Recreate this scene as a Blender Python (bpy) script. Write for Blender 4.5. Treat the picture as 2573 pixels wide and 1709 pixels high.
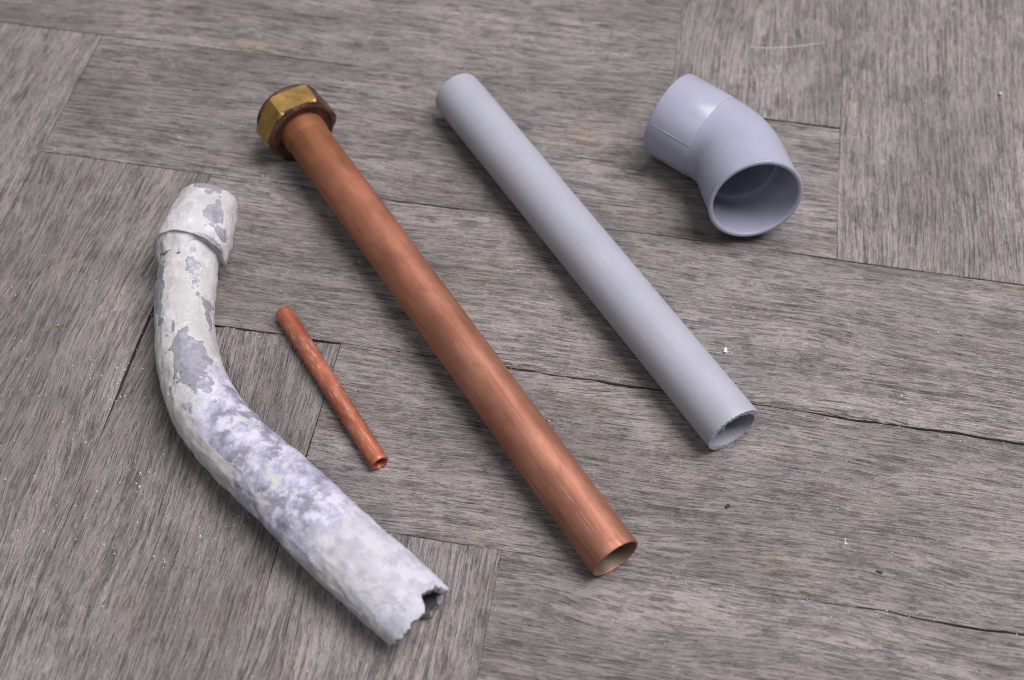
import bpy, math, random
from mathutils import Vector, Matrix, noise
random.seed(7)
for o in list(bpy.data.objects): bpy.data.objects.remove(o)
SC = bpy.context.scene
COL = SC.collection
S = 0.09                                   # width of one parquet block in metres

# ------------------------------------------------------------------ camera
CAM = Vector((4.42236, -6.56031, 5.25341)) * S
RIGHT = Vector((0.985817, 0.167426, 0.011573))
UP = Vector((-0.142661, 0.799683, 0.583228))
FWD = Vector((-0.088393, 0.576607, -0.812226))
FPX = 3191.39                              # focal length in photograph pixels (2573 wide)
cd = bpy.data.cameras.new('camera')
cam = bpy.data.objects.new('camera', cd); COL.objects.link(cam)
m = Matrix((RIGHT, UP, -FWD)).transposed().to_4x4(); m.translation = CAM
cam.matrix_world = m
cd.sensor_width = 36.0; cd.lens = FPX / 2573 * 36
cd.clip_start = 0.01; cd.clip_end = 50
SC.camera = cam
cd.dof.use_dof = True
cd.dof.aperture_fstop = 7.5

def at(x, y, z=0.0):
    """photograph pixel -> point on the level z (block widths) above the floor, in block widths"""
    d = RIGHT * ((x - 1286.5) / FPX) - UP * ((y - 854.5) / FPX) + FWD
    c = CAM / S
    return c + d * ((z - c.z) / d.z)
cd.dof.focus_distance = (at(1150, 960, .1) * S - CAM).dot(FWD)

# ------------------------------------------------------------------ light
world = bpy.data.worlds.new('World'); SC.world = world; world.use_nodes = True
bg = world.node_tree.nodes['Background']
bg.inputs[0].default_value = (0.78, 1.0, 0.90, 1); bg.inputs[1].default_value = 0.095

def area(name, target, az, el, dist, sx, sy, power, col):
    ld = bpy.data.lights.new(name, 'AREA'); ld.shape = 'RECTANGLE'; ld.size = sx; ld.size_y = sy
    ld.energy = power; ld.color = col
    o = bpy.data.objects.new(name, ld); COL.objects.link(o)
    a, e = math.radians(az), math.radians(el)
    d = Vector((math.cos(a) * math.cos(e), math.sin(a) * math.cos(e), math.sin(e)))
    o.location = Vector(target) * S + d * dist
    o.rotation_euler = d.to_track_quat('Z', 'Y').to_euler()
    return o
area('ceiling_softlight', (4.2, -2.8, 0), 20, 68, 1.95, 1.25, 1.25, 58, (1.0, 0.955, 0.965))
area('room_light', (3.8, -2.6, 0), -115, 60, 1.7, 0.9, 0.8, 4.8, (1.0, 0.975, 0.955))
area('window_light', (3.8, -2.6, 0), 118, 10, 2.6, 0.7, 0.5, 3.5, (0.92, 0.96, 1.0))

SC.view_settings.view_transform = 'Standard'; SC.view_settings.look = 'None'
SC.view_settings.exposure = 0.0; SC.view_settings.gamma = 1.0
SC.render.engine = 'CYCLES'
SC.cycles.filter_width = 1.0
SC.render.resolution_x = 1024; SC.render.resolution_y = 680

# ------------------------------------------------------------------ helpers
class NT:
    def __init__(s, name):
        s.m = bpy.data.materials.new(name); s.m.use_nodes = True
        s.t = s.m.node_tree; s.b = s.t.nodes['Principled BSDF']
    def n(s, kind, **kw):
        nd = s.t.nodes.new(kind)
        for k, v in kw.items(): setattr(nd, k, v)
        return nd
    def put(s, sock, v):
        if v is None: return
        if isinstance(v, bpy.types.NodeSocket): s.t.links.new(v, sock)
        else: sock.default_value = v
    def coord(s, which='Object'): return s.n('ShaderNodeTexCoord').outputs[which]
    def math(s, op, a, b=None, c=None, clamp=False):
        nd = s.n('ShaderNodeMath', operation=op); nd.use_clamp = clamp
        for i, v in enumerate((a, b, c)):
            s.put(nd.inputs[i], v)
        return nd.outputs[0]
    def vmath(s, op, a, b=None):
        nd = s.n('ShaderNodeVectorMath', operation=op)
        s.put(nd.inputs[0], a); s.put(nd.inputs[1], b)
        return nd.outputs[0]
    def noise(s, vec, scale=1.0, detail=2.0, rough=0.5, dist=0.0):
        nd = s.n('ShaderNodeTexNoise')
        s.put(nd.inputs['Vector'], vec); nd.inputs['Scale'].default_value = scale
        nd.inputs['Detail'].default_value = detail; nd.inputs['Roughness'].default_value = rough
        nd.inputs['Distortion'].default_value = dist
        return nd.outputs['Fac']
    def rng(s, v, a, b, c=0.0, d=1.0, smooth=False):
        nd = s.n('ShaderNodeMapRange'); nd.clamp = True
        if smooth: nd.interpolation_type = 'SMOOTHSTEP'
        s.put(nd.inputs[0], v)
        for i, q in enumerate((a, b, c, d)): nd.inputs[i + 1].default_value = q
        return nd.outputs[0]
    def mix(s, f, a, b, mode='MIX'):
        nd = s.n('ShaderNodeMix', data_type='RGBA', blend_type=mode)
        s.put(nd.inputs[0], f)
        for sock, v in ((nd.inputs[6], a), (nd.inputs[7], b)):
            s.put(sock, (*v, 1.0) if isinstance(v, tuple) else v)
        return nd.outputs[2]
    def attr(s, name): return s.n('ShaderNodeAttribute', attribute_name=name).outputs['Fac']
    def bump(s, h, strength, dist, prev=None):
        nd = s.n('ShaderNodeBump'); s.put(nd.inputs['Height'], h)
        nd.inputs['Strength'].default_value = strength; nd.inputs['Distance'].default_value = dist
        if prev is not None: s.put(nd.inputs['Normal'], prev)
        return nd.outputs[0]
    def out(s, color=None, rough=None, metal=None, normal=None, spec=None):
        for k, v in (('Base Color', color), ('Roughness', rough), ('Metallic', metal), ('Normal', normal), ('Specular IOR Level', spec)):
            if v is None: continue
            if isinstance(v, tuple): v = (*v, 1.0)
            s.put(s.b.inputs[k], v)
        return s.m

def obj(name, verts, faces, mats, parent=None, mat_idx=None, smooth=True, attrs=None):
    me = bpy.data.meshes.new(name)
    me.from_pydata([tuple(v) for v in verts], [], faces); me.update()
    o = bpy.data.objects.new(name, me); COL.objects.link(o)
    for mt in (mats if isinstance(mats, (list, tuple)) else [mats]): me.materials.append(mt)
    if mat_idx: me.polygons.foreach_set('material_index', mat_idx)
    if smooth: me.polygons.foreach_set('use_smooth', [True] * len(me.polygons))
    for k, vals in (attrs or {}).items():
        a = me.attributes.new(k, 'FLOAT', 'POINT'); a.data.foreach_set('value', vals)
    if parent: o.parent = parent
    return o
def sharp(o, deg=35):
    me = o.data
    import bmesh
    bm = bmesh.new(); bm.from_mesh(me)
    for e in bm.edges:
        if len(e.link_faces) == 2 and e.calc_face_angle(0) > math.radians(deg): e.smooth = False
    bm.to_mesh(me); bm.free()
def empty(name, loc):
    o = bpy.data.objects.new(name, None); COL.objects.link(o); o.location = loc
    o.empty_display_size = 0.01
    return o
def tag(o, label=None, cat=None, group=None, kind=None):
    for k, v in (('label', label), ('category', cat), ('group', group), ('kind', kind)):
        if v: o[k] = v
    return o
def nz(x, y=0.0, z=0.0): return noise.noise(Vector((x, y, z)))
def fbm(v, o=3): return noise.fractal(v, 1.0, 2.0, o)
def frame(d):
    """matrix whose local X runs along d, local Z as upright as can be"""
    d = d.normalized(); y = Vector((0, 0, 1)).cross(d).normalized(); z = d.cross(y)
    return Matrix((d, y, z)).transposed()
def loft(rings, closed_profile=False):
    n = len(rings[0]); vs = [v for r in rings for v in r]; fs = []
    k = len(rings)
    for i in range(k if closed_profile else k - 1):
        a = i * n; b = ((i + 1) % k) * n
        for j in range(n):
            j2 = (j + 1) % n
            fs.append((a + j, b + j, b + j2, a + j2))
    return vs, fs

# ------------------------------------------------------------------ materials
def wood_material():
    g = NT('weathered_grey_oak')
    oi = g.n('ShaderNodeObjectInfo')
    off = g.vmath('SCALE', oi.outputs['Random']); off = None
    cmb = g.n('ShaderNodeCombineXYZ')
    g.put(cmb.inputs[0], g.math('MULTIPLY', oi.outputs['Random'], 37.3))
    g.put(cmb.inputs[1], g.math('MULTIPLY', oi.outputs['Random'], 91.7))
    g.put(cmb.inputs[2], g.math('MULTIPLY', oi.outputs['Random'], 13.1))
    p = g.vmath('ADD', g.coord('Object'), cmb.outputs[0])
    # slow warp across the grain
    w = g.noise(g.vmath('MULTIPLY', p, (5.0, 16.0, 3.0)), 1.0, 2.0, 0.5)
    w2 = g.noise(g.vmath('MULTIPLY', p, (30.0, 60.0, 3.0)), 1.0, 2.0, 0.5)
    ww = g.math('ADD', g.math('MULTIPLY', g.math('SUBTRACT', w, 0.5), 0.022), g.math('MULTIPLY', g.math('SUBTRACT', w2, 0.5), 0.0012))
    ww = g.math('MULTIPLY', ww, g.rng(g.math('FRACT', g.math('MULTIPLY', oi.outputs['Random'], 23.9)), 0, 1, 0.5, 1.9))
    wc = g.n('ShaderNodeCombineXYZ'); g.put(wc.inputs[1], ww)
    q = g.vmath('ADD', p, wc.outputs[0])
    lines = g.noise(g.vmath('MULTIPLY', q, (13.0, 820.0, 1.0)), 1.0, 2.0, 0.55)
    lines2 = g.noise(g.vmath('MULTIPLY', q, (38.0, 1250.0, 5.0)), 1.0, 2.0, 0.6)
    fine = g.noise(g.vmath('MULTIPLY', q, (260.0, 1700.0, 1.0)), 1.0, 2.0, 0.7)
    pore = g.noise(g.vmath('MULTIPLY', q, (95.0, 1000.0, 7.0)), 1.0, 2.0, 0.5)
    band = g.noise(g.vmath('MULTIPLY', q, (7.0, 95.0, 1.0)), 1.0, 3.0, 0.55)
    blotch = g.noise(g.vmath('MULTIPLY', p, (30.0, 42.0, 1.0)), 1.0, 4.0, 0.6)
    blotch2 = g.noise(g.vmath('MULTIPLY', p, (110.0, 210.0, 9.0)), 1.0, 3.0, 0.6)
    tan = g.noise(g.vmath('MULTIPLY', p, (26.0, 60.0, 21.0)), 1.0, 5.0, 0.7)
    teal = g.noise(g.vmath('MULTIPLY', p, (85.0, 190.0, 33.0)), 1.0, 2.0, 0.5)
    grit = g.noise(p, 1900.0, 2.0, 0.65)
    dust = g.noise(g.vmath('MULTIPLY', p, (48.0, 64.0, 3.0)), 1.0, 5.0, 0.72, 0.3)
    dm = g.rng(dust, 0.42, 0.62, 1.0, 0.34)
    coarse = g.noise(g.vmath('MULTIPLY', q, (30.0, 430.0, 11.0)), 1.0, 4.0, 0.62)
    cd_ = g.math('MULTIPLY', g.rng(coarse, 0.50, 0.60, 0.0, 1.0, True), g.math('MULTIPLY', g.rng(blotch2, 0.36, 0.60, 0.25, 1.0), dm))
    ridge = g.math('MULTIPLY', g.rng(coarse, 0.34, 0.46, 1.0, 0.0, True), g.rng(fine, 0.40, 0.60))
    scuff = g.noise(g.vmath('MULTIPLY', g.n('ShaderNodeVectorRotate', rotation_type='Z_AXIS').outputs[0], (40.0, 1500.0, 2.0)), 1.0, 1.0, 0.5)
    dl = g.math('MULTIPLY', g.rng(lines, 0.50, 0.63, 0.0, 1.0, True), g.math('MULTIPLY', g.rng(blotch2, 0.32, 0.56, 0.15, 1.0), dm))
    dl2 = g.math('MULTIPLY', g.rng(lines2, 0.53, 0.64, 0.0, 1.0, True), g.math('MULTIPLY', g.rng(blotch2, 0.40, 0.62, 1.0, 0.3), dm))
    dk = g.rng(pore, 0.57, 0.65, 0.0, 1.0, True)
    v = g.math('ADD', g.math('MULTIPLY', fine, 0.50), g.math('MULTIPLY', grit, 0.30))
    v = g.math('ADD', v, g.math('MULTIPLY', band, 0.20))
    t = g.rng(v, 0.36, 0.66)
    col = g.mix(t, (0.180, 0.161, 0.159), (0.375, 0.341, 0.337))
    col = g.mix(g.rng(blotch, 0.44, 0.66, 0.0, 0.40), col, (0.345, 0.312, 0.305))
    spk = g.noise(p, 900.0, 3.0, 0.7)
    col = g.mix(g.math('MULTIPLY', g.rng(spk, 0.58, 0.68, 0.0, 0.7), g.rng(dust, 0.40, 0.60)), col, (0.45, 0.41, 0.40))
    tn = g.math('MULTIPLY', g.rng(tan, 0.55, 0.69, 0.0, 0.62), g.rng(grit, 0.30, 0.60, 0.35, 1.0))
    col = g.mix(tn, col, (0.39, 0.285, 0.205))
    for nd in g.t.nodes:
        if nd.bl_idname == 'ShaderNodeVectorRotate':
            g.put(nd.inputs['Vector'], p); nd.inputs['Angle'].default_value = 0.9
    col = g.mix(g.math('MULTIPLY', g.rng(scuff, 0.66, 0.72, 0.0, 0.45), g.rng(dust, 0.42, 0.56)), col, (0.42, 0.385, 0.375))
    col = g.mix(g.math('MULTIPLY', ridge, 0.60), col, (0.47, 0.432, 0.425))
    col = g.mix(g.math('MULTIPLY', cd_, 0.62), col, (0.092, 0.082, 0.080))
    col = g.mix(g.math('MULTIPLY', dl, 0.50), col, (0.098, 0.086, 0.085))
    col = g.mix(g.math('MULTIPLY', dl2, 0.50), col, (0.105, 0.092, 0.090))
    col = g.mix(g.math('MULTIPLY', g.math('MULTIPLY', dk, dm), 0.40), col, (0.082, 0.074, 0.074))
    tl = g.math('MULTIPLY', g.rng(teal, 0.60, 0.74, 0.0, 0.62), g.rng(fine, 0.35, 0.62, 1.0, 0.35))
    col = g.mix(tl, col, (0.100, 0.130, 0.138))
    streak = g.math('SUBTRACT', g.math('ADD', 1.0, g.math('MULTIPLY', ridge, 0.4)), g.math('ADD', g.math('MULTIPLY', cd_, 1.1), g.math('ADD', g.math('MULTIPLY', dl, 0.6), g.math('MULTIPLY', dl2, 0.5))))
    wear = g.noise(g.vmath('MULTIPLY', p, (11.0, 20.0, 5.0)), 1.0, 4.0, 0.6)
    col = g.mix(g.rng(wear, 0.36, 0.62, 0.52, 0.0), col, (0.135, 0.124, 0.122))
    # block to block difference
    hv = g.n('ShaderNodeHueSaturation'); g.put(hv.inputs['Color'], col)
    g.put(hv.inputs['Value'], g.rng(g.math('FRACT', g.math('MULTIPLY', oi.outputs['Random'], 57.7)), 0, 1, 0.92, 1.10))
    hv.inputs['Saturation'].default_value = 1.0
    h = g.math('SUBTRACT', g.math('ADD', g.math('MULTIPLY', fine, 0.6), g.math('MULTIPLY', streak, 0.7)), g.math('MULTIPLY', dk, 0.5))
    nrm = g.bump(h, 0.9, 0.0011)
    nrm = g.bump(grit, 0.25, 0.0004, nrm)
    return g.out(hv.outputs[0], 0.78, 0.0, nrm, 0.25)
WOOD = wood_material()

def subfloor_material():
    g = NT('dark_joint_dust')
    c = g.noise(g.coord(), 600.0, 3.0)
    return g.out(g.mix(c, (0.030, 0.026, 0.024), (0.075, 0.065, 0.06)), 0.95, 0.0, g.bump(c, 0.6, 0.001), 0.1)
SUB = subfloor_material()

def copper_material(name, dull, spots):
    g = NT(name)
    p = g.coord()
    pl = g.vmath('MULTIPLY', p, (30.0, 520.0, 520.0))
    lines = g.noise(pl, 1.0, 3.0, 0.6)
    cloud = g.noise(g.vmath('MULTIPLY', p, (38.0, 90.0, 90.0)), 1.0, 4.0, 0.6)
    grit = g.noise(p, 1100.0, 2.0, 0.6)
    base = g.mix(g.rng(cloud, 0.35, 0.68), (0.35, 0.150, 0.100) if not dull else (0.36, 0.100, 0.055), (0.49, 0.225, 0.158) if not dull else (0.50, 0.175, 0.105))
    base = g.mix(g.rng(lines, 0.52, 0.72, 0.0, 0.60), base, (0.27, 0.095, 0.055))
    tarn = g.noise(g.vmath('MULTIPLY', p, (70.0, 130.0, 130.0)), 1.0, 5.0, 0.7, 0.6)
    base = g.mix(g.rng(tarn, 0.54, 0.70, 0.0, 0.55), base, (0.25, 0.105, 0.065))
    scr = g.noise(g.vmath('MULTIPLY', p, (14.0, 1500.0, 1500.0)), 1.0, 1.0, 0.5)
    base = g.mix(g.math('MULTIPLY', g.rng(scr, 0.67, 0.72, 0.0, 0.35), g.rng(tarn, 0.4, 0.6)), base, (0.78, 0.50, 0.40))
    rough = g.math('ADD', g.math('ADD', g.rng(cloud, 0.3, 0.7, 0.50, 0.62), g.rng(tarn, 0.45, 0.7, 0.0, 0.14)), g.rng(lines, 0.3, 0.7, -0.05, 0.07))
    if spots:
        sp = g.noise(g.vmath('MULTIPLY', p, (210.0, 900.0, 900.0)), 1.0, 3.0, 0.65)
        zone = g.rng(cloud, 0.42, 0.54)
        base = g.mix(g.math('MULTIPLY', g.rng(sp, 0.50, 0.66, 0.0, 0.70), zone), base, (0.60, 0.36, 0.29))
        rough = g.math('ADD', rough, g.math('MULTIPLY', zone, 0.06))
    base = g.mix(g.rng(grit, 0.62, 0.78, 0.0, 0.35), base, (0.30, 0.11, 0.06))
    nrm = g.bump(lines, 0.10, 0.0004); nrm = g.bump(grit, 0.06, 0.0003, nrm)
    return g, base, rough, nrm
def big_copper():
    g, base, rough, nrm = copper_material('drawn_copper', False, False)
    x = g.n('ShaderNodeSeparateXYZ'); g.put(x.inputs[0], g.coord())
    # heat-darkened, brassy zone next to the brazed nut (local X runs from the nut to the free end)
    cl = g.noise(g.vmath('MULTIPLY', g.coord(), (60.0, 160.0, 160.0)), 1.0, 3.0, 0.6)
    hx = g.math('ADD', x.outputs[0], g.math('MULTIPLY', g.math('SUBTRACT', cl, 0.5), 0.035))
    base = g.mix(g.rng(hx, 0.012, 0.046, 0.90, 0.0), base, (0.235, 0.120, 0.062))
    base = g.mix(g.rng(hx, 0.03, 0.16, 0.32, 0.0), base, (0.55, 0.17, 0.075))
    return g.out(base, rough, 0.72, nrm)
COPPER = big_copper()
g_, b_, r_, n_ = copper_material('dull_copper', True, True)
COPPER_SMALL = g_.out(b_, r_, 0.62, n_)
def oxide():
    g = NT('oxidised_copper_bore'); c = g.noise(g.coord(), 300.0, 3.0)
    return g.out(g.mix(c, (0.16, 0.115, 0.085), (0.27, 0.20, 0.155)), 0.55, 0.4, g.bump(c, 0.2, 0.0005))
OXIDE = oxide()
def brass(name, dark):
    g = NT(name); p = g.coord()
    c = g.noise(p, 150.0, 4.0, 0.6); d = g.noise(p, 700.0, 3.0, 0.6)
    if dark: col = g.mix(g.rng(c, 0.35, 0.65), (0.050, 0.026, 0.020), (0.150, 0.072, 0.050))
    else:
        col = g.mix(g.rng(c, 0.35, 0.68), (0.33, 0.195, 0.065), (0.50, 0.310, 0.100))
        col = g.mix(g.rng(d, 0.57, 0.72, 0.0, 0.45), col, (0.20, 0.10, 0.04))
    return g.out(col, g.rng(c, 0.3, 0.7, 0.46, 0.62), 0.35 if dark else 0.68, g.bump(d, 0.18, 0.0004))
BRASS = brass('worn_brass', False); BROWN = brass('brown_tarnished_brass', True)
def plastic(name, col, rough):
    g = NT(name); p = g.coord()
    c = g.noise(p, 60.0, 4.0, 0.6); d = g.noise(p, 1400.0, 2.0, 0.5); e = g.noise(g.vmath('MULTIPLY', p, (25.0, 500.0, 500.0)), 1.0, 2.0)
    k = g.mix(g.rng(c, 0.3, 0.7), tuple(x * 0.96 for x in col), tuple(min(1, x * 1.03) for x in col))
    k = g.mix(g.rng(d, 0.68, 0.80, 0.0, 0.25), k, (0.55, 0.54, 0.56))
    sm = g.noise(g.vmath('MULTIPLY', p, (90.0, 160.0, 160.0)), 1.0, 5.0, 0.7, 1.0)
    k = g.mix(g.rng(sm, 0.60, 0.72, 0.0, 0.30), k, (0.30, 0.285, 0.28))
    hair = g.noise(g.vmath('MULTIPLY', p, (20.0, 1300.0, 1300.0)), 1.0, 1.0, 0.5)
    k = g.mix(g.math('MULTIPLY', g.rng(hair, 0.68, 0.73, 0.0, 0.45), g.rng(sm, 0.42, 0.58)), k, (0.56, 0.56, 0.60))
    return g.out(k, g.rng(c, 0.3, 0.7, rough - 0.04, rough + 0.05), 0.0, g.bump(e, 0.04, 0.0003, g.bump(d, 0.05, 0.0002)), 0.4)
PVC = plastic('grey_pipe_plastic', (0.362, 0.364, 0.436), 0.48)
PVC2 = plastic('grey_fitting_plastic', (0.352, 0.355, 0.462), 0.30)
def cut_plastic():
    g = NT('sawn_plastic'); d = g.noise(g.coord(), 900.0, 3.0, 0.7)
    return g.out(g.mix(g.rng(d, 0.35, 0.65), (0.40, 0.40, 0.47), (0.60, 0.60, 0.68)), 0.7, 0.0, g.bump(d, 0.35, 0.0005), 0.3)
PVC_CUT = cut_plastic()
def lead_material(name, mottled):
    g = NT(name); p = g.coord()
    bare = g.attr('bare'); chalk = g.attr('chalk')
    n1 = g.noise(p, 170.0, 4.0, 0.65); n2 = g.noise(p, 480.0, 3.0, 0.65); n3 = g.noise(p, 75.0, 4.0, 0.6); n4 = g.noise(p, 1300.0, 2.0, 0.6)
    v = g.math('ADD', bare, g.math('ADD', g.math('MULTIPLY', g.math('SUBTRACT', n1, 0.5), 0.9), g.math('MULTIPLY', g.math('SUBTRACT', n2, 0.5), 0.55)))
    mk = g.rng(v, 0.44, 0.56, 0.0, 0.94, True)
    paint = g.mix(g.rng(n3, 0.35, 0.65), (0.48, 0.472, 0.478), (0.57, 0.550, 0.575))
    paint = g.mix(g.rng(n1, 0.54, 0.64, 0.0, 0.6), paint, (0.46, 0.447, 0.435))
    paint = g.mix(g.rng(g.noise(p, 210.0, 5.0, 0.7, 0.7), 0.56, 0.63, 0.0, 0.6), paint, (0.70, 0.68, 0.715))
    paint = g.mix(g.rng(n2, 0.60, 0.74, 0.0, 0.5), paint, (0.66, 0.56, 0.56))
    paint = g.mix(g.rng(g.noise(p, 48.0, 6.0, 0.68, 0.2), 0.48, 0.62, 0.0, 0.55), paint, (0.405, 0.392, 0.42))
    metal = g.mix(g.rng(n2, 0.3, 0.7), (0.235, 0.235, 0.275), (0.375, 0.370, 0.450))
    metal = g.mix(g.rng(n3, 0.52, 0.66, 0.0, 0.6), metal, (0.40, 0.385, 0.56))
    metal = g.mix(g.rng(n4, 0.66, 0.74, 0.0, 0.7), metal, (0.62, 0.61, 0.63))
    # chalky white bloom in sharp-edged flakes over lilac-grey metal, plainer towards the cut end
    big = g.noise(g.vmath('ADD', p, (3.1, 1.7, 0.4)), 70.0, 6.0, 0.62, 0.25)
    flk = g.noise(g.vmath('ADD', p, (1.4, 0.3, 2.2)), 135.0, 6.0, 0.66, 0.2)
    bloom = g.mix(g.rng(n2, 0.35, 0.65), (0.36, 0.352, 0.475), (0.50, 0.49, 0.635))
    bloom = g.mix(g.rng(big, 0.43, 0.60, 0.0, 0.88, True), bloom, (0.200, 0.195, 0.262))
    bloom = g.mix(g.rng(flk, 0.46, 0.61, 0.0, 0.85, True), bloom, (0.61, 0.596, 0.715))
    bloom = g.mix(g.rng(g.noise(p, 110.0, 5.0, 0.7, 0.6), 0.57, 0.62, 0.0, 0.75, True), bloom, (0.56, 0.54, 0.475))
    plain = g.mix(g.rng(n1, 0.40, 0.60), (0.40, 0.395, 0.468), (0.50, 0.492, 0.550))
    plain = g.mix(g.rng(flk, 0.48, 0.58, 0.0, 0.70, True), plain, (0.58, 0.567, 0.65))
    plain = g.mix(g.rng(n3, 0.56, 0.64, 0.0, 0.45, True), plain, (0.55, 0.535, 0.490))
    plain = g.mix(g.rng(big, 0.57, 0.64, 0.0, 0.6, True), plain, (0.36, 0.365, 0.47))
    tail = g.rng(g.math('ADD', g.attr('tail'), g.math('MULTIPLY', g.math('SUBTRACT', big, 0.5), 1.6)), 0.42, 0.58, 0.0, 1.0, True)
    bloom = g.mix(tail, bloom, plain)
    ck = g.rng(g.math('ADD', chalk, g.math('MULTIPLY', g.math('SUBTRACT', n1, 0.5), 1.3)), 0.40, 0.60, 0.0, 1.0, True)
    cover = g.mix(ck, paint, bloom)
    col = g.mix(mk, cover, metal)
    edge = g.math('MULTIPLY', g.rng(v, 0.36, 0.46), g.math('SUBTRACT', 1.0, mk))
    col = g.mix(g.math('MULTIPLY', edge, 0.45), col, (0.74, 0.71, 0.72))
    rough = g.rng(mk, 0, 1, 0.74, 0.52)
    hgt = g.math('ADD', g.math('SUBTRACT', 1.0, mk), g.math('MULTIPLY', n2, 0.55))
    nrm = g.bump(hgt, 0.55, 0.0006); nrm = g.bump(n3, 0.35, 0.0025, nrm); nrm = g.bump(n4, 0.2, 0.0003, nrm)
    return g.out(col, rough, g.math('MULTIPLY', mk, 0.25), nrm, 0.3)
LEAD = lead_material('painted_lead', True)
def flat(name, c, r=0.7, sc=900.0):
    g = NT(name); d = g.noise(g.coord(), sc, 2.0)
    return g.out(g.mix(d, tuple(x * 0.75 for x in c), tuple(min(1, x * 1.2) for x in c)), r, 0.0, g.bump(d, 0.3, 0.0004))
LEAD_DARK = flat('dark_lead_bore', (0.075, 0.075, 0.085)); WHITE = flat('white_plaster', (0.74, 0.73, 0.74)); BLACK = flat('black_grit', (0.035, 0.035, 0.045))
RED = flat('red_paint', (0.55, 0.06, 0.06)); ORANGE = flat('rust_crumb', (0.45, 0.16, 0.07))

# ------------------------------------------------------------------ floor: herringbone parquet
RATIO = 4.4717
ZSUB = -0.006
floor = obj('floor', [(x * S, y * S, ZSUB) for x, y in ((-8, 7), (-8, -13), (16, -13), (16, 7))], [(0, 1, 2, 3)], SUB, smooth=False)
tag(floor, kind='structure')

# openings of the joints (extra gap in mm over the block's length 0..1), keyed by (direction, step, column, side)
GAPS = {
    ('h', 3, 0, 'top'): lambda t: max(0, 1.35 * max(0.35, min(1, t * 6)) * (0.6 + 0.9 * nz(t * 11, 3.1) + 0.5 * nz(t * 47, 8)) + 0.25 * max(0, min(1, (t - .5) * 6))),
    ('h', 2, 0, 'top'): lambda t: 0.65 * max(0, 0.5 + 1.2 * nz(t * 9, 8.7) + 0.5 * nz(t * 40, 3)),
    ('h', 4, 0, 'top'): lambda t: max(0, (1.15 * max(0.1, min(1, (t - .22) * 4))) * (0.7 + 0.9 * nz(t * 9, 1.7) + 0.3 * nz(t * 50, 5))),
    ('h', 1, 0, 'top'): lambda t: 0.3 if t < .35 else (0.9 if t > .78 else 0.05),
    ('v', 1, 0, 'right'): lambda t: 0.25 + 0.25 * max(0, nz(t * 8, 5.0)),
    ('v', 2, 0, 'right'): lambda t: 1.5 * max(0, 1 - abs(t - 0.27) * 7) + 0.25 * max(0, nz(t * 9, 2) + .4),
    ('v', 3, 0, 'right'): lambda t: 0.35 * max(0, 1 - abs(t - 0.16) * 6) + 0.08,
    ('v', 2, 1, 'right'): lambda t: 0.15,
}
STARTS = {('v', 3, 0): 1.3, ('v', 2, 0): 0.6, ('v', 4, 0): 0.3, ('v', 1, 0): 0.5}
def wave(kind, k, c, t, hi):
    """worn, wandering joints between the long boards: one edge swells where the other gives way (mm)"""
    if kind != 'h' or c != 0: return 0.0
    line = k if hi else k + 1                       # number of the joint
    u = k + t * RATIO
    lo_, hi_ = line + 0.05, line - 1 + RATIO - 0.05
    f = max(0.0, min(1.0, (u - lo_) * 3)) * max(0.0, min(1.0, (hi_ - u) * 3))
    w = f * (1.1 * nz(u * 1.9, line * 7.3) + 0.5 * nz(u * 6.5, line * 3.1) + 0.22 * nz(u * 21, line))
    return -w if hi else w
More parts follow.
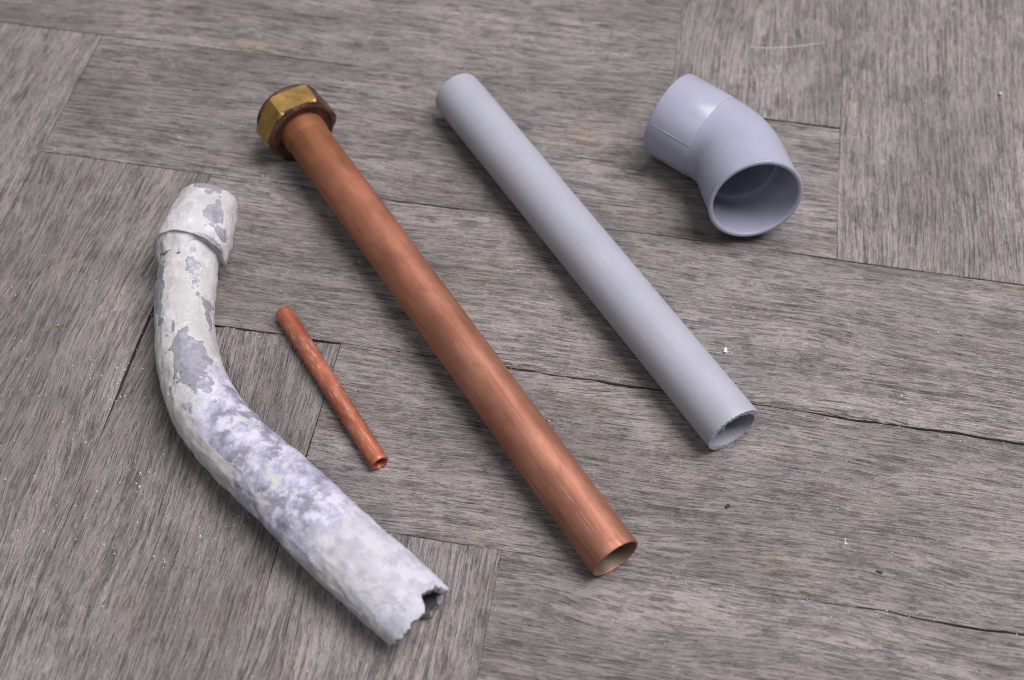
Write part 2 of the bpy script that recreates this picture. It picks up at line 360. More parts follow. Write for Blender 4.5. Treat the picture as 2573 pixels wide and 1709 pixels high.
def block(kind, k, c):
    u0, v0 = k + c * (1 + RATIO), k + c * (1 - RATIO)
    # corner of the block and the direction of its grain (local X) in plan
    if kind == 'h':                         # spans u0..u0+RATIO, v0..v0+1
        org = Vector((u0 * S, -(v0 + 1) * S, 0)); rot = 0.0
    else:                                   # spans u0-1..u0, v0..v0+RATIO ; local X runs towards -Y
        org = Vector((u0 * S, -v0 * S, 0)); rot = -math.pi / 2
    L, W = RATIO * S, S
    sd = k * 13.7 + c * 71.3 + (5 if kind == 'h' else 400)
    # local Y: 'h' 0 = bottom, W = top ; 'v' : local +Y points to +X of the room, so shift the row
    nx, ny = 150, 22
    gt = GAPS.get((kind, k, c, 'top')); gr = GAPS.get((kind, k, c, 'right')); gl = GAPS.get((kind, k, c, 'left'))
    def side(t, hi):
        base = -0.01 + 0.11 * nz(t * 9 + sd, 1.3 if hi else 4.4) + 0.07 * nz(t * 70 + sd, 2.2 if hi else 6.4)
        if hi and gt: base += gt(t)
        if hi and gr: base += gr(t)
        if (not hi) and gl: base += gl(t)
        return (max(0.006, base) + wave(kind, k, c, t, hi)) * 0.001
    lift = 0.00022 * nz(sd, 0.5); tx = 0.0003 * nz(sd, 7.5); ty = 0.0004 * nz(sd, 9.5)
    bev = 0.0005
    vs = []
    xs = [0, bev / L] + [i / nx for i in range(1, nx)] + [1 - bev / L, 1]
    ys = [0, bev / W] + [j / ny for j in range(1, ny)] + [1 - bev / W, 1]
    NX, NY = len(xs), len(ys)
    def point(i, j, skirt=False):
        s, t = xs[i], ys[j]
        lo, hi = side(s, False), W - side(s, True)
        e0 = 0.00002 + 0.00003 * nz(t * 9, sd); e1 = L - 0.00002 - 0.00003 * nz(t * 9, sd + 3)
        e0 += STARTS.get((kind, k, c), 0) * 0.001 * max(0.15, 0.75 + 0.8 * nz(t * 5 + sd, 2) + 0.4 * nz(t * 21, sd))
        x = e0 + (e1 - e0) * s; y = lo + (hi - lo) * t
        z = lift + tx * (s - .5) + ty * (t - .5) + 0.00016 * nz(x * 40 + sd, y * 60) + 0.00007 * nz(x * 160 + sd, y * 420) 
        d = min(i, j, NX - 1 - i, NY - 1 - j)
        if d == 0: z -= 0.00010 + 0.00012 * nz(x * 220, y * 220 + sd)
        return (x, y - (W if kind == 'v' else 0), -0.0055 if skirt else z)
    for i in range(NX):
        for j in range(NY): vs.append(point(i, j))
    fs = [(i * NY + j, (i + 1) * NY + j, (i + 1) * NY + j + 1, i * NY + j + 1) for i in range(NX - 1) for j in range(NY - 1)]
    ring = [(i, 0) for i in range(NX)] + [(NX - 1, j) for j in range(1, NY)] + [(i, NY - 1) for i in range(NX - 2, -1, -1)] + [(0, j) for j in range(NY - 2, 0, -1)]
    b0 = len(vs)
    for i, j in ring: vs.append(point(i, j, True))
    n = len(ring)
    for a in range(n):
        b = (a + 1) % n
        fs.append((ring[a][0] * NY + ring[a][1], b0 + a, b0 + b, ring[b][0] * NY + ring[b][1]))
    o = obj('parquet_block', vs, fs, [WOOD, SUB], floor, [0] * (len(fs) - n) + [1] * n)
    o.location = org; o.rotation_euler = (0, 0, rot)
    return o
# only the blocks around the pictured part of the floor
UMIN, UMAX, VMIN, VMAX = -1.2, 8.8, -2.0, 6.6
for c in range(-3, 4):
    for k in range(-14, 18):
        u0, v0 = k + c * (1 + RATIO), k + c * (1 - RATIO)
        for kind in ('h', 'v'):
            a = (u0, u0 + RATIO, v0, v0 + 1) if kind == 'h' else (u0 - 1, u0, v0, v0 + RATIO)
            if a[1] > UMIN and a[0] < UMAX and a[3] > VMIN and a[2] < VMAX:
                block(kind, k, c)

# ------------------------------------------------------------------ straight pipes
def revolve(name, profile, mats, parent=None, n=96, idx=None, mod=None):
    """profile: (x, r) pairs round the closed section; local X is the axis"""
    rings = []
    for q, (x, r) in enumerate(profile):
        ring = []
        for j in range(n):
            a = 2 * math.pi * j / n; dx = dr = 0
            if mod: dx, dr = mod(q, x, r, a)
            ring.append((x + dx, (r + dr) * math.cos(a), (r + dr) * math.sin(a)))
        rings.append(ring)
    vs, fs = loft(rings, True)
    mi = None
    if idx: mi = [idx[q] for q in range(len(profile)) for _ in range(n)]
    o = obj(name, vs, fs, mats, parent, mi); sharp(o, 40)
    return o
def place(o, p0, p1):
    o.location = p0; o.rotation_euler = frame(p1 - p0).to_euler()

# --- large copper pipe with hexagon nut
RC = 0.1215 * S
NUT_R = 0.220 * S; NUT_IN = NUT_R * math.cos(math.pi / 6)
free = at(1511, 1453, 0); 
end = Vector((4.517, -4.013, 0)) * S; end.z = RC + 0.0001
nutc = at(763.3, 340.2, 0.17) * S; nutc.z = NUT_IN + 0.0003
root = empty('copper_pipe', nutc); place(root, nutc, end)
tag(root, 'long thick copper pipe with a brass hexagon nut on its end', 'copper pipe')
LC = (end - nutc).length
nst = 70; wall = 0.0010
prof, idx = [], []
for i in range(nst + 1):
    prof.append((-0.002 + (LC + 0.002 - 0.0004) * i / nst, RC)); idx.append(0)
prof += [(LC, RC - 0.0003), (LC, RC - wall + 0.0002), (LC - 0.0004, RC - wall)]; idx[-1] = 0; idx += [0, 0, 1]
for i in range(1, 8): prof.append((LC * (1 - i / 7) - 0.002, RC - wall)); idx.append(1)
def dents(q, x, r, a):
    # drawn pipe: hardly visible flats and waviness along the length
    return 0, 0.00016 * nz(x * 16, math.cos(a) * 1.6, math.sin(a) * 1.6 + 9) + 0.00007 * math.cos(3 * a + x * 9)
revolve('pipe', prof, [COPPER, OXIDE], root, 128, idx, dents)
# nut: hexagonal prism with chamfered front, tarnished front face and bore
T = 0.150 * S
def hexring(x, rad, chamf=None):
    out = []
    for j in range(72):
        a = 2 * math.pi * j / 72
        aa = (a + math.pi / 6) % (math.pi / 3) - math.pi / 6       # flats up and down: corner at 0
        r = NUT_IN / math.cos(((a) % (math.pi / 3)) - math.pi / 6)
        if chamf: r = min(r, chamf)
        r *= rad
        out.append((x, r * math.cos(a + 0), r * math.sin(a + 0)))
    return out
rings = [hexring(-T - 0.0, 1.0, NUT_R * 0.955), hexring(-T + 0.0012, 1.0, NUT_R * 0.992), hexring(-T * .5, 1.0), hexring(-0.0016, 1.0, NUT_R * 0.997), hexring(-0.0004, 1.0, NUT_R * 0.935), hexring(0.0, 1.0, NUT_IN * 1.0)]
rings.append([(0.0004, NUT_IN * .93 * math.cos(2 * math.pi * j / 72), NUT_IN * .93 * math.sin(2 * math.pi * j / 72)) for j in range(72)])
for xx, rr in ((-0.0004, NUT_IN * .90), (-0.0010, RC * 1.05), (-T + 0.001, RC * 1.05), (-T, RC * 1.05)):
    rings.append([(xx, rr * math.cos(2 * math.pi * j / 72), rr * math.sin(2 * math.pi * j / 72)) for j in range(72)])
vs, fs = loft(rings, True)
mi = []
for q in range(len(rings)):
    for j in range(72):
        mid = 2 * math.pi * (j + .5) / 72; am = math.degrees(mid) % 360
        flatn = int(am // 60)
        worn = flatn in (1, 2, 3)                       # wrench-polished flats; the others are brown
        mi.append(0 if (q in (1, 2) or q == 0) and worn else (0 if q == 3 and worn and j % 12 in (0, 1, 11) else 1))
nut = obj('hexagon_nut', vs, fs, [BRASS, BROWN], root, mi); sharp(nut, 22)
nut['label'] = 'worn brass hexagon nut, gold flats and dark brown face'
# flanged pipe end behind the nut
RF = NUT_IN * 1.03
fl = revolve('flange_ring', [(-T + 0.0, RF * .80), (-T - 0.0002, RF * .97), (-T - 0.0008, RF), (-T - 0.0022, RF), (-T - 0.0028, RF * .97), (-T - 0.0028, RC - wall), (-T + 0.0, RC - wall)], [BROWN, OXIDE], root, 96, [0, 0, 0, 0, 1, 1, 1])
revolve('brazed_collar', [(-0.001, RC + 0.0006), (0.0040, RC + 0.0005), (0.0055, RC + 0.0003), (0.0078, RC + 0.00005), (-0.001, RC + 0.00002)], [COPPER], root, 96, None,
        lambda q, x, r, a: (0.0009 * nz(math.cos(a) * 2, math.sin(a) * 2, 3) if q in (2, 3) else 0, 0))

# --- small copper tube
RS = 0.0468 * S
d = Vector((math.cos(math.radians(131.27)), math.sin(math.radians(131.27)), 0))
p1 = Vector((3.3638, -3.6799, 0)) * S; p1.z = RS
t_far = at(707, 786, .047) * S
p0 = p1 + d * ((t_far - p1).dot(d)); p0.z = RS
ws = 0.0013; LS = (p1 - p0).length
prof = [(0, RS - ws), (0, RS - 0.0006), (0.0004, RS - 0.0001)]; ix = [0, 0, 0]
for i in range(1, 50): prof.append((LS * i / 50, RS)); ix.append(0)
prof += [(LS - 0.0004, RS + 0.00002), (LS, RS - 0.0003), (LS, RS - ws + 0.0002), (LS - 0.0003, RS - ws)]; ix += [0, 0, 0, 1]
for i in range(1, 6): prof.append((LS * (1 - i / 6), RS - ws)); ix.append(1)
g2, b2, r2, n2 = copper_material('red_copper_bore', True, False)
BORE = g2.out(b2, 0.5, 0.6, n2)
tube = revolve('copper_tube', prof, [COPPER_SMALL, BORE], None, 72, ix,
               lambda q, x, r, a: (0.0004 * nz(math.cos(a), math.sin(a), q) if q in (0, 1, 2) else 0, 0.00010 * nz(x * 50, math.cos(a) * 1.3, math.sin(a) * 1.3)))
place(tube, p0, p1)
tag(tube, 'short thin reddish copper tube lying between the lead pipe and the thick copper pipe', 'copper tube')

# --- grey plastic pipe
RP = 0.1435 * S
d = Vector((math.cos(math.radians(131.31)), math.sin(math.radians(131.31)), 0))
p1 = Vector((4.9878, -3.2663, 0)) * S; p1.z = RP
t_far = at(1131, 232, .145) * S
p0 = p1 + d * ((t_far - p1).dot(d)); p0.z = RP; p0.x += 0.030 * S
LP = (p1 - p0).length; wp = 0.0025
root = empty('plastic_pipe', p0); place(root, p0, p1)
tag(root, 'straight light grey plastic pipe with a rough sawn end', 'plastic pipe')
prof = [(0, RP - wp), (0.0, RP - 0.0012), (0.0007, RP - 0.0003)]; ix = [1, 0, 0]
for i in range(1, 40): prof.append((LP * i / 40, RP)); ix.append(0)
prof += [(LP - 0.0006, RP), (LP - 0.0001, RP - 0.0002), (LP - 0.0002, RP - 0.0012), (LP - 0.0002, RP - wp), (LP - 0.0010, RP - wp - 0.0001)]; ix += [0, 1, 1, 0, 0]
ne = len(prof)
for i in range(1, 8): prof.append((LP * (1 - i / 8), RP - wp)); ix.append(0)
def saw(q, x, r, a):
    if ne - 4 <= q <= ne - 2:
        return 0.0003 * nz(a * 9, 2.1) + 0.0003 * nz(a * 31, q * 1.7) + 0.0005 * math.sin(a * 1.0 + 1), 0.00022 * nz(a * 14, q)
    if q == ne - 5: return 0.0003 * nz(a * 20, 2), 0
    if q in (ne - 1,): return 0.0003 * nz(a * 22, 8), 0.00025 * nz(a * 13, 4)
    return 0, 0.00003 * nz(x * 30, math.cos(a), math.sin(a))
revolve('pipe', prof, [PVC, PVC_CUT], root, 200, ix, saw)
# ragged saw burr round the rim
vs, fs = [], []
rr = random.Random(5)
for i in range(45):
    a = rr.uniform(0, 2 * math.pi)
    if rr.random() > 0.35 + 0.65 * max(0, nz(a * 2.2, 3.3) + 0.3): continue
    inner = rr.random() < .3
    r = (RP - wp - 0.0001 if inner else RP - 0.0003) + rr.uniform(-0.0004, 0.0001)
    c = Vector((LP + rr.uniform(-0.0002, 0.0004), r * math.cos(a), r * math.sin(a)))
    tg = Vector((0, -math.sin(a), math.cos(a))); nr = Vector((0, math.cos(a), math.sin(a)))
    w = rr.uniform(0.0002, 0.0006); h = rr.uniform(0.0001, 0.0004)
    b = len(vs)
    vs += [c - tg * w, c + tg * w, c + nr * w * .4 - Vector((w * .5, 0, 0)), c + Vector((h, 0, 0)) + tg * rr.uniform(-w, w) + nr * (rr.uniform(-.0003, .0002))]
    fs += [(b, b + 1, b + 3), (b + 1, b + 2, b + 3), (b + 2, b, b + 3), (b, b + 2, b + 1)]
burr = obj('saw_burr', vs, fs, PVC_CUT, root, smooth=False); burr['kind'] = 'stuff'

# ------------------------------------------------------------------ grey plastic elbow
RE = 0.2480 * S
c8 = lambda x, y: (1550 + .3188 * x, 150 + .3188 * y)
C1 = at(*c8(414, 424), .25) * S; C1.z = RE
d1 = Vector((math.cos(math.radians(-30.5)), math.sin(math.radians(-30.5)), 0))     # from far rim towards the bend
BEND = math.radians(42.0); ROLL = math.radians(13.0)
side = Vector((0, 0, 1)).cross(d1)                                                  # left of d1
d2 = (d1 * math.cos(BEND) + (-side * math.cos(ROLL) + Vector((0, 0, 1)) * math.sin(ROLL)) * math.sin(BEND)).normalized()
# where the near axis, drawn back from the near opening, meets the far axis
C2 = at(*c8(1090, 1133), .29) * S
hz = Vector((d2.x, d2.y, 0)).normalized()
den = d1.x * (-hz.y) + hz.x * d1.y
rhs = C2 - C1
la = (rhs.x * (-hz.y) + hz.x * rhs.y) / den
KN = C1 + d1 * la                                                                   # the knee
L2 = (Vector((C2.x, C2.y, 0)) - Vector((KN.x, KN.y, 0))).length / Vector((d2.x, d2.y, 0)).length
L1 = la
print('elbow legs', L1 / S, L2 / S, 'tip height', (KN.z + d2.z * L2) / S)
root = empty('plastic_elbow', Vector((KN.x, KN.y, 0)))
tag(root, 'short light grey plastic elbow fitting with two open sockets', 'pipe elbow')
nrmv = d1.cross(d2).normalized()
def elbow_station(s):
    """centre and axis at s: 0 far rim .. 1 near rim"""
    TL = BENDR * math.tan(BEND / 2)
    a1, arc, a2 = L1 - TL, BENDR * BEND, L2 - TL
    x = s * (a1 + arc + a2)
    if x <= a1: return C1 + d1 * x, d1
    if x <= a1 + arc:
        f = (x - a1) / BENDR; rot = Matrix.Rotation(f, 3, nrmv)
        cen = C1 + d1 * a1 + nrmv.cross(d1) * BENDR
        return cen + rot @ (-nrmv.cross(d1) * BENDR), rot @ d1
    return KN + d2 * (TL + x - a1 - arc), d2
BENDR = 0.34 * S
TLn = BENDR * math.tan(BEND / 2); TOT = (L1 - TLn) + BENDR * BEND + (L2 - TLn)
SA = (L1 - TLn) / TOT; SB = (L1 - TLn + BENDR * BEND) / TOT
we = 0.0021
def ering(s, r, n=128, wob=True):
    c, ax = elbow_station(s)
    yv = nrmv.cross(ax).normalized(); zv = ax.cross(yv).normalized()
    return [c + (yv * math.cos(2 * math.pi * j / n) + zv * math.sin(2 * math.pi * j / n)) * r - root.location for j in range(n)]
sock1 = SA * 0.96                                          # far socket ends in a hairline step before the bend
EDGE = 0.0012 / TOT
rings = [ering(s, r) for s, r in (
    (0.004, RE - we * .8), (0.0, RE - we * .65), (0.0, RE - 0.0013), (0.0025, RE - 0.0007), (0.007, RE - 0.00025), (0.014, RE), (sock1 * .5, RE - 0.0001), (sock1 - EDGE * .3, RE), (sock1, RE - 0.0002), (sock1, RE - we))]
rings += [ering(s, RE - we * .8) for s in (sock1 * .6, sock1 * .3, 0.02)]
vs, fs = loft(rings, True); far = obj('far_socket', vs, fs, PVC2, root); sharp(far, 45)
st = [sock1 + 0.0005] + [sock1 + (1 - sock1) * i / 46 for i in range(1, 44)]
rings = []
for s in st:
    # bend body swells a little towards the near socket
    rr_ = RE - 0.0004 + 0.0004 * min(1, max(0, (s - sock1) / (1 - sock1)) * 1.4)
    rings.append(ering(s, rr_))
rings += [ering(s, r) for s, r in ((0.972, RE), (0.984, RE + 0.0003), (0.992, RE + 0.0005), (0.998, RE + 0.0002), (1.0, RE - 0.0004), (1.0, RE - we * .62), (0.996, RE - we * .80))]
stop = SB + (1 - SB) * 0.10
rings += [ering(s, RE - we * .88) for s in [0.99 - (0.99 - stop) * i / 12 for i in range(13)]]
rings += [ering(stop - 0.004, RE - we * .95), ering(stop - 0.006, RE - we * 2.3)]
rings += [ering(s, RE - we * 2.5) for s in [stop - 0.01 - (stop - 0.01 - SA) * i / 20 for i in range(21)]]
rings += [ering(SA - 0.002, RE - we * 2.5), ering(SA - 0.004, RE - we)]
vs, fs = loft(rings, True); body = obj('bend_body', vs, fs, PVC2, root); sharp(body, 45)
# mould parting line along the far socket and pip at the inner corner
c0, ax = elbow_station(0.5 * sock1)
yv = nrmv.cross(d1).normalized(); zv = d1.cross(yv).normalized()
def strip(name, ang, s0, s1, w, h):
    pts, f = [], []
    for i in range(25):
        s = s0 + (s1 - s0) * i / 24; c, ax = elbow_station(s)
        y = nrmv.cross(ax).normalized(); z = ax.cross(y).normalized()
        for da, hh in ((-w, -0.0001), (0, h), (w, -0.0001)):
            a = ang + da / RE; pts.append(c + (y * math.cos(a) + z * math.sin(a)) * (RE + hh) - root.location)
    for i in range(24):
        for j in range(2): f.append((i * 3 + j, i * 3 + j + 1, i * 3 + j + 4, i * 3 + j + 3))
    return obj(name, pts, f, PVC2, root)
ANG = 0.0
for ANGs in (0.20,):
    strip('parting_line', -ANGs, 0.02, sock1 - 0.004, 0.0004, 0.00016)

# ------------------------------------------------------------------ bent lead pipe
k_ = 1 / 0.9176
mids = [((365, 640), (503, 630)), ((362, 740), (490, 730)), ((368, 870), (512, 845)), ((405, 985), (560, 920)), ((480, 1080), (620, 990)), ((560, 1160), (700, 1055)), ((680, 1290), (810, 1150)), ((800, 1400), (920, 1250)), ((905, 1490), (1030, 1350))]
RH = [.150, .145, .154, .166, .169, .174, .181, .181, .176]
RV = [.150, .146, .150, .154, .155, .155, .152, .140, .118]
HT = [.165, .150, .150, .153, .154, .154, .151, .139, .117]
P = []
for (a, b), h in zip(mids, HT):
    P.append(at((a[0] + b[0]) / 2 * k_, (a[1] + b[1]) / 2 * k_, h))
# start a little inside the collar
cb = at(440 * k_, 575 * k_, .190); ct = at(483 * k_, 470 * k_, .185)
axc = (ct - cb).normalized()
P = [cb + axc * .15, cb - axc * .02] + P; RH = [.150, .152] + RH; RV = [.150, .152] + RV
P[0].z = .195; P[1].z = .190
def catmull(pts, t):
    i = min(int(t), len(pts) - 2); f = t - i
    g = lambda j: pts[max(0, min(len(pts) - 1, j))]
    a, b, c, d_ = g(i - 1), g(i), g(i + 1), g(i + 2)
    return 0.5 * ((2 * b) + (c - a) * f + (2 * a - 5 * b + 4 * c - d_) * f * f + (3 * b - a - 3 * c + d_) * f ** 3)
NST, NA = 330, 132
NPT = len(P)
dense = [catmull(P, (NPT - 1) * i / 1500) for i in range(1501)]
cum = [0]
for i in range(1500): cum.append(cum[-1] + (dense[i + 1] - dense[i]).length)
def resample(f):
    tgt = f * cum[-1]
    import bisect
    i = min(1499, max(0, bisect.bisect_right(cum, tgt) - 1))
    g = (tgt - cum[i]) / max(1e-9, cum[i + 1] - cum[i])
    return dense[i].lerp(dense[i + 1], g), (NPT - 1) * (i + g) / 1500
LL = cum[-1]
print('lead length', LL)
def lead_dir(f):
    a, _ = resample(max(0, f - .012)); b, _ = resample(min(1, f + .012)); return (b - a).normalized()
root = empty('lead_pipe', resample(.5)[0] * S); root.location.z = 0
tag(root, 'bent lead pipe with flaking white paint and a crushed, ragged end', 'lead pipe')
# bare-metal patches: (fraction along, side -1 left .. 1 right as seen from above, half length, half width, strength)
PATCH = [(.36, .05, .060, .46, 1.25), (.335, .42, .026, .25, .9), (.40, .25, .030, .22, .8), (.175, -.74, .055, .17, 1.2), (.125, .30, .040, .22, .75), (.165, .50, .040, .18, .7), (.235, .88, .05, .12, .8), (.425, .40, .022, .14, .8), (.275, -.22, .020, .08, .8),
         (.555, .55, .045, .30, .55), (.62, .20, .035, .30, .45), (.655, .45, .03, .30, .5), (.535, -.1, .02, .3, .35), (.70, -.1, .04, .2, .3), (.93, -.62, .05, .20, .4), (.20, .62, .02, .15, .6)]
ZOFF = root.location
def cut_offset(a):
    """ragged slanted cut: the crushed upper wall overhangs the lower one; a = 0 right, pi/2 top"""
    s_, c_ = math.sin(a), math.cos(a)
    up = max(0, s_)
    rt = max(0.0, min(1.0, (c_ + 0.05) / 0.34)) * (1 - max(0.0, min(1.0, (c_ - .80) / .15)))
    if s_ > 0: o = 0.036 * s_ * (1 - rt) - 0.026 * rt - 0.014 * math.exp(-((c_ - .22) / .10) ** 2) - 0.016 * math.exp(-((c_ + .45) / .14) ** 2)
    else: o = 0.045 * s_ * (1 - rt) + 0.012 * rt
    o += 0.006 * math.exp(-((c_ - .95) / .10) ** 2)
    return o + 0.012 * nz(a * 5, 2.2) + 0.007 * nz(a * 17, 5.2) + 0.006 * nz(a * 41, 1.2)
def lead_ring(f, inner=0.0, n=NA, disp=True, cut=0.0):
    c, t = resample(f); ax = lead_dir(f)
    i = min(int(t), NPT - 2); g = t - i; g = g * g * (3 - 2 * g)
    rh = RH[i] + (RH[i + 1] - RH[i]) * g - inner; rv = RV[i] + (RV[i + 1] - RV[i]) * g - inner
    z = Vector((0, 0, 1)); z = (z - ax * z.dot(ax)).normalized(); y = ax.cross(z).normalized()   # y : to the right of travel
    pts = []
    for j in range(n):
        a = 2 * math.pi * j / n
        dr = 0
        if disp:
            q = c * 9 + (-y * math.cos(a) + z * math.sin(a)) * 1.2
            dr = 0.0050 * fbm(q * .55, 3) + 0.0034 * fbm(q * 2.2, 3)
            # long flake edge of thick paint on the outside of the bend
            if math.cos(a) < 0: dr += 0.004 * max(0, nz(f * 26, a * 6))
        pe = c - y * math.cos(a) * (rh + dr) + z * math.sin(a) * (rv + dr)
        if cut: pe = pe + ax * cut_offset(a) * cut
        pts.append(pe * S - ZOFF)
    return pts
rings, bare, chalk, tail = [], [], [], []
def field(f, a):
    b = -0.12; s_, c_ = math.sin(a), math.cos(a)
    if s_ > -0.3:
        for pf, px_, hl, hw, stg in PATCH:
            e = ((f - pf) / (hl * 1.25)) ** 2 + ((c_ - px_) / (hw * 1.3)) ** 2
            e = max(0.0, e * max(0.3, 1 + 1.3 * nz(f * 42, c_ * 3.1, 2.0)) + 0.4 * nz(f * 95, c_ * 7.0, 5.0))
            if e < 4: b = max(b, -0.12 + stg * math.exp(-e * .9))
    ch = min(1.0, max(0.0, (f - 0.38 + (0.05 if c_ > 0 else -0.02) - (0.16 if c_ < -.62 and f < .62 else 0)) / 0.10))
    return b, ch
fr = [i / NST for i in range(NST + 1)]
for f in fr:
    cutw = max(0.0, (f - 0.90) / 0.10) ** 2
    rings.append(lead_ring(f, 0, NA, True, cutw))
    for j in range(NA):
        b, ch = field(f, 2 * math.pi * j / NA); bare.append(b); chalk.append(ch); tail.append(min(1, max(0, (f - .70) / .18)))
for f, inn in ((1.0, 0.012), (0.999, 0.040), (0.992, 0.046)):
    rings.append(lead_ring(f, inn, NA, True, 1.0 if f > .995 else .9))
    for j in range(NA): bare.append(0.55 if inn < .02 else 1.0); chalk.append(1.0 if inn < .02 else 0); tail.append(1.0)
nouter = len(rings) - 1
for f in (0.97, 0.93, 0.85):
    rings.append(lead_ring(f, 0.05, NA, False, max(0.0, (f - 0.90) / 0.10) ** 2)); bare += [1.0] * NA; chalk += [0.0] * NA; tail += [0.0] * NA
vs, fs = loft(rings)
mi = [1 if q >= nouter - 1 else 0 for q in range(len(rings) - 1) for _ in range(NA)]
obj('pipe', vs, fs, [LEAD, LEAD_DARK], root, mi, True, {'bare': bare, 'chalk': chalk, 'tail': tail})
# collar: short wide sleeve over the top end, tilted, its lip standing off the pipe
RCo = 0.190
lc = (ct - cb).length + 0.07
cb2 = cb - axc * .035
zc = (Vector((0, 0, 1)) - axc * axc.z).normalized(); yc = axc.cross(zc)
rings, bare, chalk = [], [], []
CP = [(.10, -.80, .12, .0, 0)]
def collar_ring(x, r, n=132, wob=1.0):
    out = []
    for j in range(n):
        a = 2 * math.pi * j / n
        q = Vector((x * 7, math.cos(a) * 1.4, math.sin(a) * 1.4))
        dr = (0.007 * fbm(q * .8, 3) + 0.003 * fbm(q * 3, 3)) * wob
        dx = 0.012 * nz(math.cos(a) * 2.2, math.sin(a) * 2.2, x) * wob
        out.append((cb2 + axc * (x + dx) + (yc * math.cos(a) + zc * math.sin(a)) * (r + dr)) * S - ZOFF)
    return out
CPATCH = [(lc * .98, .12, .075, .55, 1.6), (lc * .42, .60, .085, .26, 1.15), (lc * .62, .60, .09, .16, .85), (lc * .22, .84, .06, .18, .9), (0.0, .62, .030, .40, 1.1)]
def cfield(x, a):
    s_, c_ = math.sin(a), math.cos(a); b = -0.12
    if s_ > -.4:
        for px_, cx_, hx, hc, stg in CPATCH:
            e = ((x - px_) / hx) ** 2 + ((c_ - cx_) / hc) ** 2
            e = max(0.0, e * max(0.3, 1 + 1.2 * nz(x * 22, c_ * 4, 3)) + 0.4 * nz(x * 60, c_ * 9, 6))
            b = max(b, -0.12 + stg * math.exp(-e * .9))
    return b
prof = [(0.045, .150), (0.010, .165), (0.0, .178), (-0.004, .188), (0.004, RCo)]
prof += [(0.004 + (lc - .065) * i / 40, RCo + 0.004 * math.sin(i / 40 * math.pi) - 0.026 * (i / 40) ** 1.5) for i in range(1, 41)]
prof += [(lc - 0.040, RCo - 0.033), (lc - 0.022, RCo - 0.043), (lc - 0.008, RCo - 0.058), (lc, RCo - 0.080), (lc - 0.006, RCo - 0.094), (lc - .1, RCo - 0.098)]
for x, r in prof:
    rings.append(collar_ring(x, r))
    for j in range(132):
        bare.append(cfield(x, 2 * math.pi * j / 132)); chalk.append(0.0)
vs, fs = loft(rings)
obj('collar', vs, fs, [LEAD], root, None, True, {'bare': bare, 'chalk': chalk})
# ragged fillet of paint and filler between the collar's lip and the pipe; it has fallen away on one side
c_n, vs, fs = 132, [], []
for j in range(c_n):
    a = 2 * math.pi * j / c_n
    open_ = max(0.0, min(1.0, (math.cos(a) - .20) / .30))
    lf = (0.085 + 0.030 * nz(math.cos(a) * 2.5, math.sin(a) * 2.5, 1)) * (1 - open_) + 0.004
    rad = yc * math.cos(a) + zc * math.sin(a)
    for i in range(9):
        t = i / 8
        rr_ = (RCo - 0.004) + (0.132 - RCo) * t ** 0.75 + 0.008 * (1 - open_) * fbm(Vector((t * 4, math.cos(a) * 4, math.sin(a) * 4)), 3)
        if open_ > .5: rr_ = min(rr_, RCo - 0.016)
        vs.append((cb2 + axc * (0.012 - (lf + 0.012) * t) + rad * rr_) * S - ZOFF)
    vs.append((cb2 + axc * 0.01 + rad * 0.13) * S - ZOFF)
for j in range(c_n):
    for i in range(10):
        j2, i2 = (j + 1) % c_n, (i + 1) % 10
        fs.append((j * 10 + i, j2 * 10 + i, j2 * 10 + i2, j * 10 + i2))
obj('filler_fillet', vs, fs, LEAD, root, None, True, {'bare': [0.12] * len(vs), 'chalk': [0.0] * len(vs)})

# ------------------------------------------------------------------ crumbs and dust on the floor
def chip(name, x, y, size, mat, seed, flatness=.5, parent=None):
    r = random.Random(seed); base = at(x, y, 0) * S
    vs, fs = chip_geo(Vector((0, 0, 0)), size, r, flatness)
    o = obj(name, vs, fs, mat, parent, smooth=False); o.location = (base.x, base.y, 0.0002)
    return o
ICO = None
def chip_geo(c, size, r, flatness):
    pts = []
    g = (1 + 5 ** .5) / 2
    base = [(-1, g, 0), (1, g, 0), (-1, -g, 0), (1, -g, 0), (0, -1, g), (0, 1, g), (0, -1, -g), (0, 1, -g), (g, 0, -1), (g, 0, 1), (-g, 0, -1), (-g, 0, 1)]
    F = [(0, 11, 5), (0, 5, 1), (0, 1, 7), (0, 7, 10), (0, 10, 11), (1, 5, 9), (5, 11, 4), (11, 10, 2), (10, 7, 6), (7, 1, 8), (3, 9, 4), (3, 4, 2), (3, 2, 6), (3, 6, 8), (3, 8, 9), (4, 9, 5), (2, 4, 11), (6, 2, 10), (8, 6, 7), (9, 8, 1)]
    a = r.uniform(0, 6.28); sx, sy = r.uniform(.7, 1.4), r.uniform(.5, 1.0)
    for b in base:
        k = size * .5 / 1.9 * r.uniform(.65, 1.25)
        x, y, z = b[0] * k * sx, b[1] * k * sy, b[2] * k * flatness
        pts.append(c + Vector((x * math.cos(a) - y * math.sin(a), x * math.sin(a) + y * math.cos(a), z + size * flatness * .45)))
    return pts, F
tag(chip('grit_crumb', 1827, 1274, .0022, BLACK, 1), 'rounded black crumb on the floor below the sawn end of the grey pipe', 'crumb')
tag(chip('grit_crumb', 2210, 1438, .0026, BLACK, 2, .35), 'flat ragged black crumb lying close to the open floor joint', 'crumb')
tag(chip('plaster_crumb', 1823, 883, .0032, WHITE, 3, .4), 'pale plaster crumb on the floor beside the straight grey pipe', 'crumb')
tag(chip('plaster_crumb', 2511, 238, .0030, WHITE, 4, .6), 'lone bright white crumb on the floor well away from the elbow', 'crumb')
tag(chip('rust_crumb', 146, 819, .0019, ORANGE, 5, .5), 'tiny orange-red crumb on the floor left of the lead pipe', 'crumb')
vs, fs = [], []
r = random.Random(11)
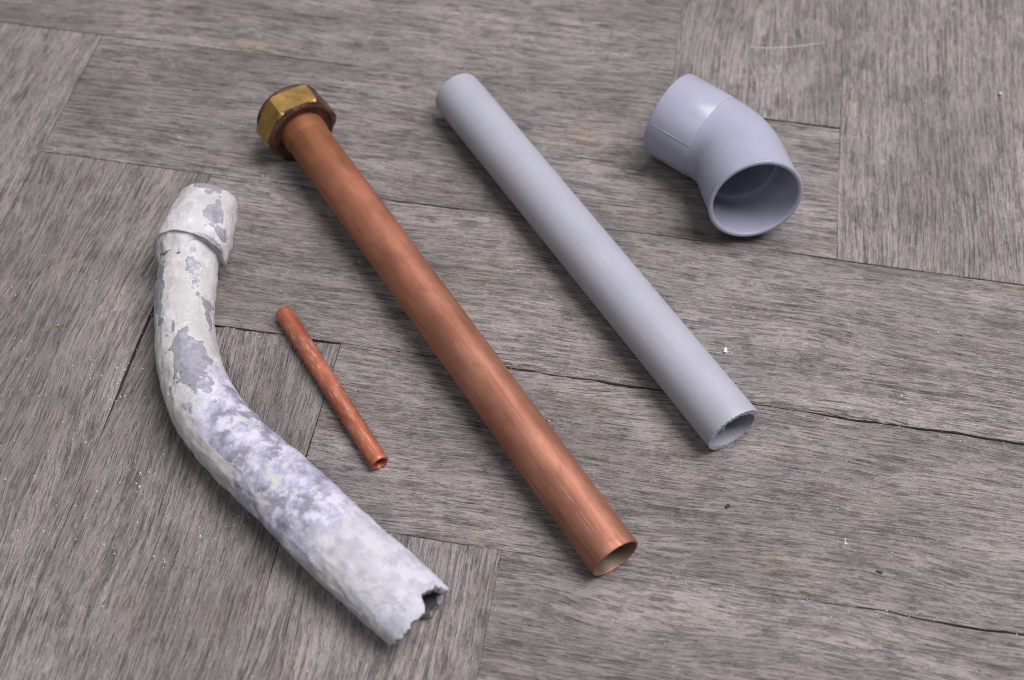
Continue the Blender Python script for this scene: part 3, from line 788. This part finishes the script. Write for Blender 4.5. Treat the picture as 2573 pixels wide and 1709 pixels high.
def add(x, y, sz, fl=.5):
    b = len(vs); c = at(x, y, 0) * S; c.z = 0.0001
    p, f = chip_geo(c, sz, r, fl); vs.extend(p); fs.extend(tuple(b + i for i in q) for q in f)
for i in range(330):
    x, y = r.uniform(0, 2573), r.uniform(60, 1709)
    if r.random() < .45: x, y = r.uniform(0, 560), r.uniform(700, 1500)
    add(x, y, r.choice((.0003, .0004, .0005, .0005, .0007)))
for cx, cy, n, sp in ((1820, 890, 16, 22), (340, 1200, 26, 22), (412, 1415, 12, 12), (300, 935, 8, 10), (300, 1000, 7, 9), (2115, 1365, 10, 12), (1410, 1090, 12, 26), (60, 890, 8, 20), (470, 370, 10, 14), (2070, 880, 3, 6), (2265, 1000, 3, 4), (600, 1300, 9, 16), (240, 940, 9, 25)):
    for i in range(n): add(r.gauss(cx, sp), r.gauss(cy, sp), r.choice((.0003, .0004, .0005, .0008)), .35)
for x0, y0, x1, y1, n in ((1264, 908, 2573, 1124, 70), (534, 812, 850, 870, 14), (1667, 1450, 2573, 1584, 40), (113, 376, 900, 484, 22), (393, 752, 262, 1040, 22)):
    for i in range(n):
        t = r.random(); add(x0 + (x1 - x0) * t, y0 + (y1 - y0) * t + r.gauss(4, 7), r.choice((.0003, .0004, .0006)), .45)
dust = obj('plaster_dust', vs, fs, WHITE, None, smooth=False)
tag(dust, 'fine white plaster dust and tiny crumbs scattered over the floor', 'dust', kind='stuff')

# pale scrape across one block and splinters lifted along the open joint
SCR = flat('scraped_wood', (0.40, 0.36, 0.35)); TANW = flat('fresh_split_wood', (0.36, 0.235, 0.14))
vs, fs = [], []
for i in range(41):
    t = i / 40; c = at(1870 + 205 * t, 118 - 6 * t + 5 * math.sin(t * 4), 0) * S
    w = 0.00042 * math.sin(math.pi * t) ** .5 * (0.6 + 0.7 * abs(nz(t * 14, 3))) + 0.00002
    for dv, zz in ((-1, 0.0), (0, 0.00042), (1, 0.0)): vs.append((c.x, c.y + dv * w, 0.0001 + zz))
for i in range(40):
    for j in range(2): fs.append((i * 3 + j, i * 3 + j + 1, i * 3 + j + 4, i * 3 + j + 3))
obj('scrape', vs, fs, SCR, floor)
r = random.Random(3)
for i in range(16):
    x = r.choice((r.uniform(1900, 2060), r.uniform(1230, 1330), r.uniform(1900, 2400))); y = 1019 + (x - 1902) * .153 - r.uniform(2, 16)
    c = at(x, y, 0) * S; ln = r.uniform(.002, .006); w = r.uniform(.0002, .0005); a = r.uniform(-.25, .1)
    dx = Vector((math.cos(a), math.sin(a), 0)) * ln; dy = Vector((-math.sin(a), math.cos(a), 0)) * w
    z0, z1 = Vector((0, 0, .0001)), Vector((0, 0, r.uniform(.0004, .0008)))
    v = [c - dx + z0, c - dy + z0, c + dx + z0, c + dy + z0, c - dx * .2 + z1, c + dx * .5 + z1]
    obj('splinter', v, [(0, 1, 4), (1, 2, 5), (1, 5, 4), (2, 3, 5), (3, 0, 4), (3, 4, 5)], TANW if i % 3 else SCR, floor, smooth=False)
